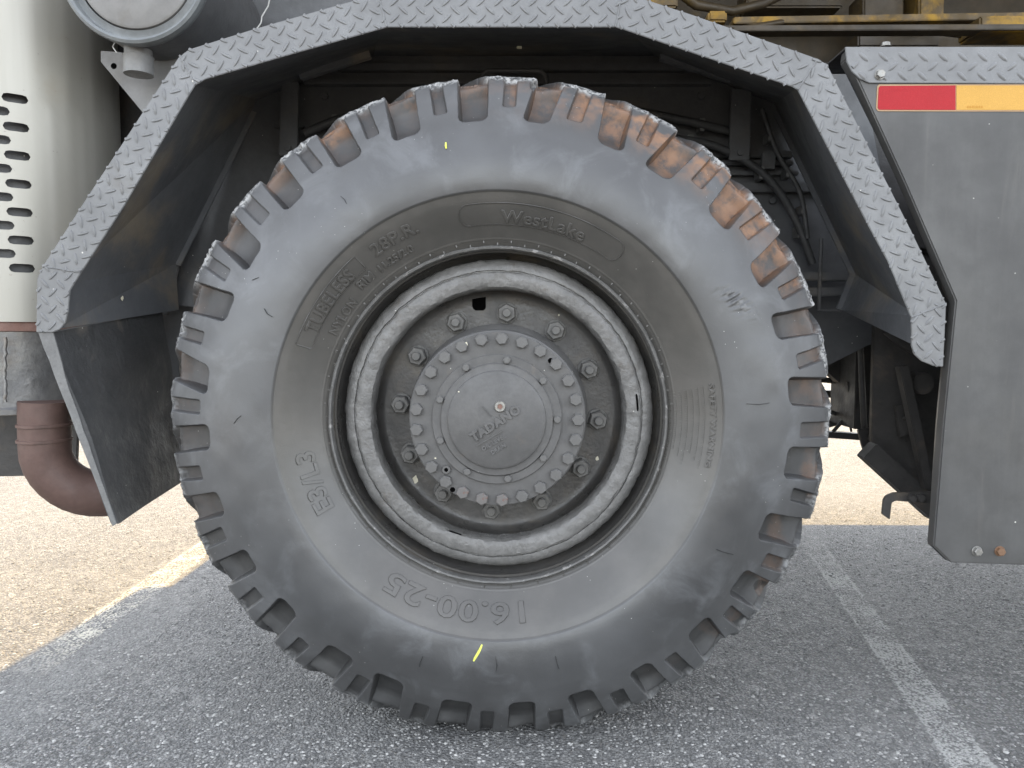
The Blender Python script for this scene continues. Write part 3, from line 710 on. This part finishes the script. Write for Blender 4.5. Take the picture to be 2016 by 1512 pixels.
# folded back lips
for i in (1, 5, 6):
    a, b = P(*bk[i], dpt[i]), P(*bk[i+1], dpt[i+1]); beam('back_lip', a, b, .03, .006, 'inner', fender, .001)
beam('stiffener', P(590,148,.40), P(728,104,.40), .03, .02, 'inner', fender)
beam('stiffener', P(1300,108,.40), P(1440,152,.40), .03, .02, 'inner', fender)
fleck(1023, 92, .35, .0095, fender, 3, 1.1); fleck(1008, 82, .35, .004, fender, 4, .7); fleck(241, 588, .20, .004, fender, 5, 2.); fleck(1777, 612, FY+.1, .004, fender, 6, 2.5)  # small raised pale spots in and under the fender

# ---- mud flap hanging from the fender's end
mf = [P(75,655,FY+.004), P(106,655,FY+.0045), P(235,1031,FY+.03), P(222,1036,FY+.03)]
bm = bmesh.new()
q = [P(104,655,FY+.006), P(322,612,BY-.08), P(362,945,BY-.08), P(236,1031,FY+.03)]
vv = [bm.verts.new(p) for p in q]; bm.faces.new(vv)
bmesh.ops.subdivide_edges(bm, edges=bm.edges[:], cuts=10, use_grid_fill=True)
for v in bm.verts: v.co += Vector((1,0,.2))*(.004*math.sin(v.co.z*21+v.co.y*9))
r_ = bmesh.ops.extrude_face_region(bm, geom=list(bm.faces)); off = (P(75,655,FY+.006)-P(104,655,FY+.006))
bmesh.ops.translate(bm, verts=[x for x in r_['geom'] if isinstance(x, bmesh.types.BMVert)], vec=off*.55)
flap = bm_obj('mud_flap', bm, 'rubber_flap', crane, 40); flap['label'] = 'thick dirty rubber mud flap hanging below the front end of the fender'
bm = bmesh.new()
n = 14; e0, e1 = P(75,655,FY+.004), P(222,1036,FY+.028); g0, g1 = P(104,655,FY+.004), P(236,1031,FY+.028); A = []; B = []
for i in range(n+1):
    t = i/n; rr = random.Random(i); A.append(bm.verts.new(e0.lerp(e1, t)+Vector((rr.uniform(-.001,.001),0,0)))); B.append(bm.verts.new(g0.lerp(g1, t)+Vector((rr.uniform(-.001,.001)-.008*min(1, t*4),0,0))))
for i in range(n): bm.faces.new((A[i], A[i+1], B[i+1], B[i]))
r_ = bmesh.ops.extrude_face_region(bm, geom=list(bm.faces)); bmesh.ops.translate(bm, verts=[x for x in r_['geom'] if isinstance(x, bmesh.types.BMVert)], vec=(0,.004,0))
bm_obj('cut_edge', bm, 'flap_edge', flap)

# ---- muffler with its perforated heat shield
MY = .32; MR = .27; mc = P(232,400,MY)-Vector((MR*1.075,0,0)); mz0 = P(0,636,MY).z; mz1 = 2.35
def shield():
    V = []; F = []; ix = {}
    def vert(s, z, rad=MR):
        k = (round(s,6), round(z,6), rad)
        if k not in ix:
            a = s/MR; ix[k] = len(V); V.append((mc.x+rad*math.sin(a), MY-rad*math.cos(a), z))
        return ix[k]
    ys = MY-MR
    for _ in range(6): s_a = P(40,400,ys).x-mc.x; ys = MY-math.sqrt(MR*MR-s_a*s_a)
    N = 22; pitch = 2*math.pi*MR/N; zs = P(48,528,ys).z; depth_s = (1.74+ys)/FPX
    aA = math.asin(s_a/MR)*MR
    rowh = 27.3*depth_s; nrow = 13
    z_base = zs-rowh/2
    hw, hh = 22*depth_s, 8.5*depth_s
    def band(za, zb, m=1):
        for c in range(N*8):
            s0 = aA-pitch/2+c*pitch/8; s1 = s0+pitch/8
            c1 = (c+1) % (N*8); s1k = aA-pitch/2+c1*pitch/8
            F.append((vert(s0,za),vert(s1k,za),vert(s1k,zb),vert(s0,zb)))
    band(mz0, z_base); 
    for rw in range(nrow):
        za = z_base+rw*rowh; zb = za+rowh; offk = 4*(rw % 2)
        for c in range(N):
            k0 = c*8+offk; sc = aA-pitch/2+(k0+4)*pitch/8
            outer = [((k0+i) % (N*8), za) for i in range(9)] + [((k0+i) % (N*8), zb) for i in range(8,-1,-1)]
            ov = [vert(aA-pitch/2+k*pitch/8, z) for k, z in outer]
            if not (c <= 0 or c > 15) or (c == 0 and rw % 2): 
                F.append(ov); continue
            hole = []
            for i, (k, z) in enumerate(outer):
                fx = ((i if i < 9 else 17-i)-4)/4; sg = -1 if i < 9 else 1
                ang = fx*math.pi/2
                if abs(fx) <= .55: hx, hz = fx/.55*(hw-hh), sg*hh
                else:
                    q = (abs(fx)-.55)/.45*math.pi/2*.94; hx = math.copysign(hw-hh+hh*math.sin(q), fx); hz = sg*hh*math.cos(q)
                hole.append((sc+hx, (za+zb)/2+hz))
            hv = [vert(s, z) for s, z in hole]; hi = [vert(s, z, MR-.004) for s, z in hole]
            for i in range(18):
                j = (i+1) % 18
                F.append((ov[i], ov[j], hv[j], hv[i])); F.append((hv[i], hv[j], hi[j], hi[i]))
    band(z_base+nrow*rowh, mz1)
    me = bpy.data.meshes.new('heat_shield'); me.from_pydata(V, [], F); me.validate()
    me.polygons.foreach_set('use_smooth', [True]*len(me.polygons)); me.set_sharp_from_angle(angle=R(40))
    return link('heat_shield', me, 'steel', muf)
muf = lathe('muffler', [(0,mz0+.01),(MR-.03,mz0+.01),(MR-.03,mz1-.01),(0,mz1-.01)], 'black', crane, 64, (mc.x, MY), closed=False, axis='Z')
muf['label'] = 'upright exhaust muffler behind a pale slotted steel heat shield'
shield()
bz1 = P(60,800,MY).z; bR = MR-.012
lathe('rust_ring', [(bR-.02,mz0+.004),(bR+.004,mz0+.004),(bR+.008,mz0-.004),(bR+.006,mz0-.022),(bR-.02,mz0-.03)], 'rust', muf, 72, (mc.x, MY), axis='Z')
lathe('lower_band', [(0,mz0-.02),(bR,mz0-.02),(bR-.002,mz0-.1),(bR,bz1+.02),(bR+.006,bz1+.014),(bR+.006,bz1+.002),(bR-.004,bz1),(0,bz1)], 'band', muf, 72, (mc.x, MY), closed=False, axis='Z', wob=.0015, wobf=5)
tube('weld_seam', [P(10+random.uniform(-2,2), v, MY-bR+.003) for v in range(664, 795, 8)], .004, 'band', muf, 8)
EY = .12; pr = 47*(1.74+EY)/FPX
ctr = [P(88,790,EY), P(88,840,EY), P(89,880,EY)]
c0 = P(88,880,EY); Rb = .125
for i in range(1, 10):
    a = R(10*i); ctr.append(Vector((c0.x+Rb*(1-math.cos(a))*.93, EY+Rb*(1-math.cos(a))*.37, c0.z-Rb*math.sin(a))))
last = ctr[-1]; ctr.append(last+Vector((.045,.018,.0)))
pipe = tube('exhaust_pipe', ctr, pr, 'primer', crane, 40); pipe['label'] = 'red-primed exhaust elbow turning out under the muffler'
for v in (836, 866):
    p = P(88, v, EY); lathe('pipe_joint', [(pr-.004,-.006),(pr+.0035,-.003),(pr+.0035,.003),(pr-.004,.006)], 'primer', pipe, 40, (0,0), axis='Z', loc=p)
# bulkhead behind the muffler and the crane's front end
bulk = plate('backing_plate', [(-700,953),(-700,-300),(420,-300),(420,250),(330,620),(160,640),(150,935)], .50, .012, 'outrigger', crane, .002)

# ---- air cleaner drum top left
AY = .06; ac = P(267,-61,AY); ar = 144*(1.74+AY)/FPX
air = lathe('air_cleaner', [(0,.02),(ar*.80,.02),(ar*.80,-.002),(ar*.86,.004),(ar*.90,.004),(ar*.92,-.012),(ar*.955,-.016),(ar*.99,-.012),(ar,-.002),(ar*.99,.012),(ar*.95,.02)], 'drum_ring', crane, 120, (0,0), closed=False, loc=ac)
air['label'] = 'round air cleaner drum with a grey lid at the upper left'
lathe('lid', [(0,-.006),(ar*.74,-.006),(ar*.775,-.003),(ar*.785,.004),(ar*.785,.02)], 'drum_face', air, 96, (0,0), closed=False, loc=ac-Vector((0,0,0))); 
lathe('canister', [(ar*.95,.019),(ar*.95,.38),(0,.38)], 'black', air, 96, (0,0), closed=False, loc=ac)
for ch in air.children: ch.location = (0,0,0)
s0, s1 = P(272,76,AY+.05), P(273,148,AY+.05); sr = 27*(1.74+AY+.05)/FPX
stub = tube('drain_stub', [s0, s0.lerp(s1,.48), s0.lerp(s1,.5), s0.lerp(s1,.53), s0.lerp(s1,.99), s1], [sr*.93, sr*.93, sr*1.06, sr, sr, sr*.85], 'stub', crane, 32)
gus = plate('gusset_plate', [(198,100),(232,102),(330,118),(372,100),(372,150),(283,224),(198,121)], AY+.12, .008, 'drum_face', crane, .001)
hp = P(224,130,AY+.12); lathe('gusset_hole_shade', [(0,-.0008),(.007,-.0008),(.008,.001)], 'hole_shade', gus, 20, (0,0), closed=False, loc=hp)
tube('wire', [P(533,-10,.1),P(528,12,.1),P(516,32,.1),P(514,45,.1),P(505,58,.1)], .0016, 'wire', crane, 6)
tube('wire', [P(222,70,.08),P(226,84,.08),P(222,92,.08),P(230,104,.08)], .0016, 'wire', crane, 6)

# ---- side panel on the right
SY = -.04
side = plate('side_panel', [(1664,118),(1690,160),(1780,356),(1882,592),(1858,830),(1838,1075),(1872,1108),(2500,1128),(2500,100),(1668,96)], SY, .03, 'panel', crane, .003)
side['label'] = 'grey flat-sided locker panel right of the wheel with red and amber reflector strip'
ret = [(1660,128),(1778,366),(1868,592),(1846,830),(1830,1072)]; edge = [(1672,128),(1792,370),(1884,594),(1860,830),(1838,1075)]
for i in range(4):
    q = [P(*edge[i], SY+.003), P(*edge[i+1], SY+.003), P(ret[i+1][0]-4, ret[i+1][1], SY+.07), P(ret[i][0]-4, ret[i][1], SY+.07)]
    sheet('return_flange', q, .003, 'panel', side, .0005)
trim_px = [(1664,92),(2500,92),(2500,166),(1712,163),(1692,154),(1676,139),(1667,120)]
trim = plate('trim_plate', trim_px, SY-.005, .0048, 'fender', side, .001)
tread('tread_pattern', [(1670,99),(2300,99),(2300,158),(1712,158),(1692,150),(1678,134)], SY-.005, (1700,112), (2016,112), side, 'fender', L=.030, W=.0105, H=.0028, pu=.0420, pv=.0400)
tz = P(1664,92,SY).z; tx = P(1664,92,SY).x; box('top_plate', (tx, SY+.001, tz-.005), (P(2500,92,SY).x, .12, tz-.001), 'outrigger', side, .0005)
zb = hexbolt_mesh('trim_bolt', .0165, .007, washer=.0115, flange_h=.002); zb.materials.append(M['zinc'])
o = link('trim_bolt', zb, None, side, P(1732,147,SY-.0055)); o.rotation_euler = (0,.2,0)
o = link('trim_bolt', zb, None, side, P(1743,92,SY+.02)); o.rotation_euler = (R(90),0,.3); o.rotation_euler = (-R(90),0,0)
for (u, v, mt) in ((1923,1085,'zinc'),(1968,1085,'rustbolt')):
    me = zb.copy(); me.materials.clear(); me.materials.append(M[mt]); o = link('panel_bolt', me, None, side, P(u,v,SY-.0005)); o.rotation_euler = (0,random.random(),0)
plate('reflector_border', [(1731,166),(2500,165),(2500,221),(1729,219),(1725,214),(1727,170)], SY-.0015, .0012, 'reflector_edge', side, .0003)
plate('red_reflector', [(1733,169),(1881.5,168),(1881.5,216.5),(1731,216),(1728,212),(1730,173)], SY-.0024, .0008, 'red', side, .0003)
plate('amber_reflector', [(1883,168),(2500,168),(2500,217.5),(1883,216.5)], SY-.0024, .0008, 'amber', side, .0003)
for u0, v0, wds in ((1904,208,(3,3,4,2,3,3,4)), (1752,174,(4,3,5,3,4))):
    u = u0; bm = bmesh.new()
    for wd in wds:
        q = [P(u+a, v0+b, SY-.0027) for a, b in ((0,0),(wd,0),(wd,5),(0,5))]; bm.faces.new([bm.verts.new(p) for p in q]); u += wd+1.5
    o = bm_obj('small_print', bm, 'mark' if v0 > 200 else 'red', side); o['kind'] = 'stuff'
box('locker_body', (1.42, SY+.031, P(1838,1060,SY).z), (4.2, .62, P(1800,130,SY+.03).z), 'panel', side, .002)

# ---- chassis behind the wheel
WY = .56
chas = plate('chassis_frame', [(330,600),(330,-160),(1180,-160),(1240,60),(1500,95),(1700,150),(1790,640),(1600,735),(1500,760),(560,760),(400,606)], WY, .05, 'black', crane, .002)
chas['label'] = 'black chassis frame behind the wheel'
def crail(u0, v0, u1, v1, h, dpth=.03, Y=None, mat='black'):
    Y = WY-dpth/2 if Y is None else Y; beam('frame_rail', P(u0,v0,Y), P(u1,v1,Y), h*(1.74+Y)/FPX, dpth, mat, chas, .003)
for v, h, u0, u1 in ((134,14,560,1460),(163,10,600,1400),(305,12,1290,1560),(322,8,1300,1560),(342,8,1320,1570),(370,18,1400,1640),(300,10,590,760),(250,6,540,600)):
    crail(u0, v, u1, v, h)
for (u0, u1, v0, v1) in ((553,588,160,305),(1440,1480,175,315)):
    plate('hanger', [(u0,v0),(u1,v0),(u1-4,v1),(u0-4,v1)], WY-.09, .012, 'black', chas, .002)
    zz = P((u0+u1)/2-3, v1-14, WY-.091); lathe('hanger_bolt', [(0,-.006),(.008,-.006),(.009,.001)], 'black', chas, 20, (0,0), closed=False, loc=zz)
plate('bracket', [(1502,300),(1528,300),(1526,332),(1500,332)], WY-.06, .02, 'black', chas)
tube('hose_guard', [P(945,190,WY-.12),P(948,148,WY-.12),P(960,139,WY-.12),P(1062,139,WY-.12),P(1075,148,WY-.12),P(1078,190,WY-.12)], .007, 'black', chas, 8)
tube('cable', [P(1617,470,WY-.1),P(1612,610,WY-.1),P(1655,612,WY-.1)], .006, 'black', chas, 8)
for v in (545, 575): crail(1570, v, 1670, v, 16, .04, WY-.08)

plate('gap_fill_plate', [(300,596),(388,600),(374,640),(350,705),(356,760),(364,930),(330,930)], .60, .02, 'black', crane, .002)  # added dark fill that closes most of the bright gap by the flap
plate('backing_plate', [(1490,125),(1990,118),(1990,700),(1780,700),(1600,640)], .64, .012, 'outrigger', crane, .002)  # added dark plate that blacks out the bright gap beside the side panel

for i, (pts, rd) in enumerate([([(600,262),(700,226),(860,214),(1000,222),(1200,214),(1340,236),(1450,262)], .012), ([(560,330),(600,300),(680,276),(760,262),(900,262)], .009), ([(1290,270),(1400,285),(1500,340),(1560,420),(1600,520)], .011), ([(1500,215),(1530,300),(1575,380),(1590,470)], .007)]):
    pp = [P(u, v, WY-.055-.012*i) for u, v in pts]; fine = []
    for q in range(len(pp)-1):
        p0, p1, p2, p3 = pp[max(q-1,0)], pp[q], pp[q+1], pp[min(q+2,len(pp)-1)]
        for j in range(6):
            t = j/6; fine.append(.5*((2*p1)+(p2-p0)*t+(2*p0-5*p1+4*p2-p3)*t*t+(3*p1-p0-3*p2+p3)*t**3))
    fine.append(pp[-1]); tube('hose', fine, rd, 'rubber_flap', chas, 10)
    for q in (4, len(fine)//2, len(fine)-5): box('hose_clip', fine[q]-Vector((.008,.004,rd+.006)), fine[q]+Vector((.008,.05,rd+.006)), 'band', chas, .002)
for u, v in ((640,190),(820,190),(1180,190),(1380,190),(1330,270),(1420,395),(1520,395)):
    lathe('frame_bolt', [(0,-.008),(.010,-.008),(.012,-.004),(.012,.002)], 'black', chas, 8, (0,0), closed=False, loc=P(u,v,WY))

# ---- outrigger frame lower right
outr = plate('outrigger_frame', [(1722,640),(1860,700),(1852,960),(1836,972),(1760,935),(1716,868)], .42, .02, 'outrigger', crane, .002)
outr['label'] = 'dark outrigger frame with diagonal struts between wheel and locker panel'
beam('diagonal_strut', P(1775,720,.30), P(1826,960,.30), .024, .03, 'outrigger', outr)
beam('diagonal_strut', P(1706,885,.36), P(1842,1008,.36), .052, .05, 'outrigger', outr)
beam('diagonal_strut', P(1560,640,.9), P(1740,800,.9), .09, .05, 'outrigger', outr)
beam('cross_beam', P(1560,774,1.2), P(1760,778,1.2), .026, .05, 'outrigger', outr)
beam('cross_beam', P(1600,838,1.0), P(1712,808,1.0), .034, .05, 'outrigger', outr)
beam('cross_beam', P(1590,852,1.0), P(1760,864,1.0), .022, .05, 'outrigger', outr)
beam('tie_rod', P(1666,780,1.0), P(1676,850,1.0), .007, .007, 'outrigger', outr, .001)
box('frame_box', (P(1686,700,.75).x, .75, P(1690,845,.75).z), (P(1850,700,.75).x, .95, P(1690,640,.75).z), 'outrigger', outr)
for a, b, r_, Y in (((1560,742),(1725,752),.010,.95),((1600,800),(1722,832),.007,.9),((1640,850),(1700,775),.006,.85),((1690,590),(1704,905),.009,.62),((1722,700),(1740,900),.008,.5),((1745,650),(1800,690),.012,.34),((1612,700),(1730,724),.014,1.1)):
    tube('linkage_rod', [P(*a, Y), P((a[0]+b[0])/2, (a[1]+b[1])/2+3, Y), P(*b, Y)], r_, 'outrigger', outr, 10)
for q, Y in (([(1668,752),(1694,748),(1700,800),(1676,812)], .8), ([(1690,846),(1732,840),(1738,872),(1700,884)], .6), ([(1656,612),(1690,606),(1694,690),(1664,700)], .7), ([(1764,800),(1796,790),(1800,850),(1772,862)], .38)):
    plate('link_bracket', q, Y, .015, 'outrigger', outr, .002)
for u, v, Y in ((1684,776,.79),(1714,862,.59),(1784,824,.37),(1812,980,.095),(1795,981,.095)):
    lathe('pivot_bolt', [(0,-.010),(.008,-.010),(.010,-.006),(.010,.004)], 'outrigger', outr, 8, (0,0), closed=False, loc=P(u,v,Y))
lathe('cylinder_end', [(0,-.01),(.028,-.01),(.03,.0),(.03,.05),(0,.05)], 'outrigger', outr, 32, (0,0), closed=False, loc=P(1815,755,.33))
hook = [P(1838,978,.1), P(1782,974,.1), P(1760,980,.1), P(1752,988,.1), P(1744,1018,.1)]
plate('hook_bracket', [(1842,968),(1760,970),(1745,976),(1740,984),(1737,1012),(1752,1023),(1756,990),(1764,986),(1842,992)], .10, .008, 'outrigger', outr, .001)

# ---- deck, superstructure and the far side, which shade the place
DX0 = -1.2
deck = box('deck', (DX0+.05, .62, 1.16), (5.5, 2.72, 1.34), 'outrigger', crane, .01)
sup = box('superstructure', (DX0, .02, 2.32), (5.5, 2.6, 3.9), 'yellow', crane, .02)
sup['label'] = 'yellow crane superstructure above the fender, mostly out of the picture'
box('machinery_wall', (.2, 1.10, 1.35), (4.0, 1.20, 2.31), 'brown', sup, .004)
beam('side_beam', P(1440,46,.7), P(2200,34,.7), .020, .05, 'yellow', sup)
beam('side_beam', P(1380,62,.62), P(2200,58,.62), .016, .05, 'brown', sup)
for (u0, v0, u1, v1, Y, mt) in ((1395,20,1432,42,.6,'yellow'),(1700,-20,1780,38,.85,'brown'),(1470,-30,1660,14,.9,'brown'),(1810,-30,1860,40,.8,'yellow'),(1690,62,1850,92,.9,'brown'),(1280,-20,1335,14,.55,'yellow'),(1930,30,2100,60,.6,'yellow')):
    plate('machinery_block', [(u0,v0),(u1,v0),(u1,v1),(u0,v1)], Y, .12, mt, sup, .006)
tube('hydraulic_hose', [P(1330,-20,.6),P(1370,10,.62),P(1440,22,.66),P(1500,8,.7),P(1560,-20,.7)], .014, 'brown', sup, 12)
tube('hydraulic_hose', [P(1440,60,.6),P(1560,40,.7),P(1700,45,.75),P(1900,70,.7)], .009, 'brown', sup, 12)
# far-side wheel
fw = lathe('far_tyre', [(.36,1.72),(.42,1.68),(.55,1.65),(.68,1.68),(.74,1.74),(.75,1.9),(.74,2.05),(.68,2.1),(.55,2.13),(.42,2.1),(.36,2.06)], 'rubber_flap', crane, 96)

# ---- coarse stones standing out of the worn asphalt, too many to count
def aggregate(n=22000):
    t = (1+5**.5)/2
    V0 = np.array([(-1,t,0),(1,t,0),(-1,-t,0),(1,-t,0),(0,-1,t),(0,1,t),(0,-1,-t),(0,1,-t),(t,0,-1),(t,0,1),(-t,0,-1),(-t,0,1)])/math.sqrt(1+t*t)
    F0 = np.array([(0,11,5),(0,5,1),(0,1,7),(0,7,10),(0,10,11),(1,5,9),(5,11,4),(11,10,2),(10,7,6),(7,1,8),(3,9,4),(3,4,2),(3,2,6),(3,6,8),(3,8,9),(4,9,5),(2,4,11),(6,2,10),(8,6,7),(9,8,1)])
    g = np.random.default_rng(4)
    y = -.35+2.6*g.random(n)**1.5; x = g.uniform(-1, 1, n)*(1.0+.72*(y+.5))
    sz = g.uniform(.0022, .0046, n)*np.where(g.random(n) < .03, 1.6, 1)
    V = V0[None]*g.uniform(.75, 1.25, (n, 12, 1))*sz[:,None,None]*np.stack([g.uniform(.8,1.4,n), g.uniform(.8,1.4,n), g.uniform(.55,.8,n)], -1)[:,None]
    an = g.uniform(0, 6.28, n); c, s_ = np.cos(an)[:,None], np.sin(an)[:,None]
    V = np.stack([V[...,0]*c-V[...,1]*s_+x[:,None], V[...,0]*s_+V[...,1]*c+y[:,None], V[...,2]-sz[:,None]*.12], -1)
    F = (F0[None]+12*np.arange(n)[:,None,None]).reshape(-1, 3)
    me = bpy.data.meshes.new('aggregate'); me.vertices.add(n*12); me.vertices.foreach_set('co', V.astype(np.float32).ravel())
    nf = len(F); me.loops.add(nf*3); me.loops.foreach_set('vertex_index', F.astype(np.int32).ravel())
    me.polygons.add(nf); me.polygons.foreach_set('loop_start', np.arange(0, nf*3, 3, dtype=np.int32)); me.update(calc_edges=True)
    tone = g.random(n)**1.6; at = me.attributes.new('tone', 'FLOAT', 'POINT'); at.data.foreach_set('value', np.repeat(tone, 12).astype(np.float32))
    o = link('aggregate', me, 'stone', None); o['kind'] = 'stuff'; o['label'] = 'coarse stone aggregate standing out of the worn asphalt'; o['category'] = 'stones'
aggregate()
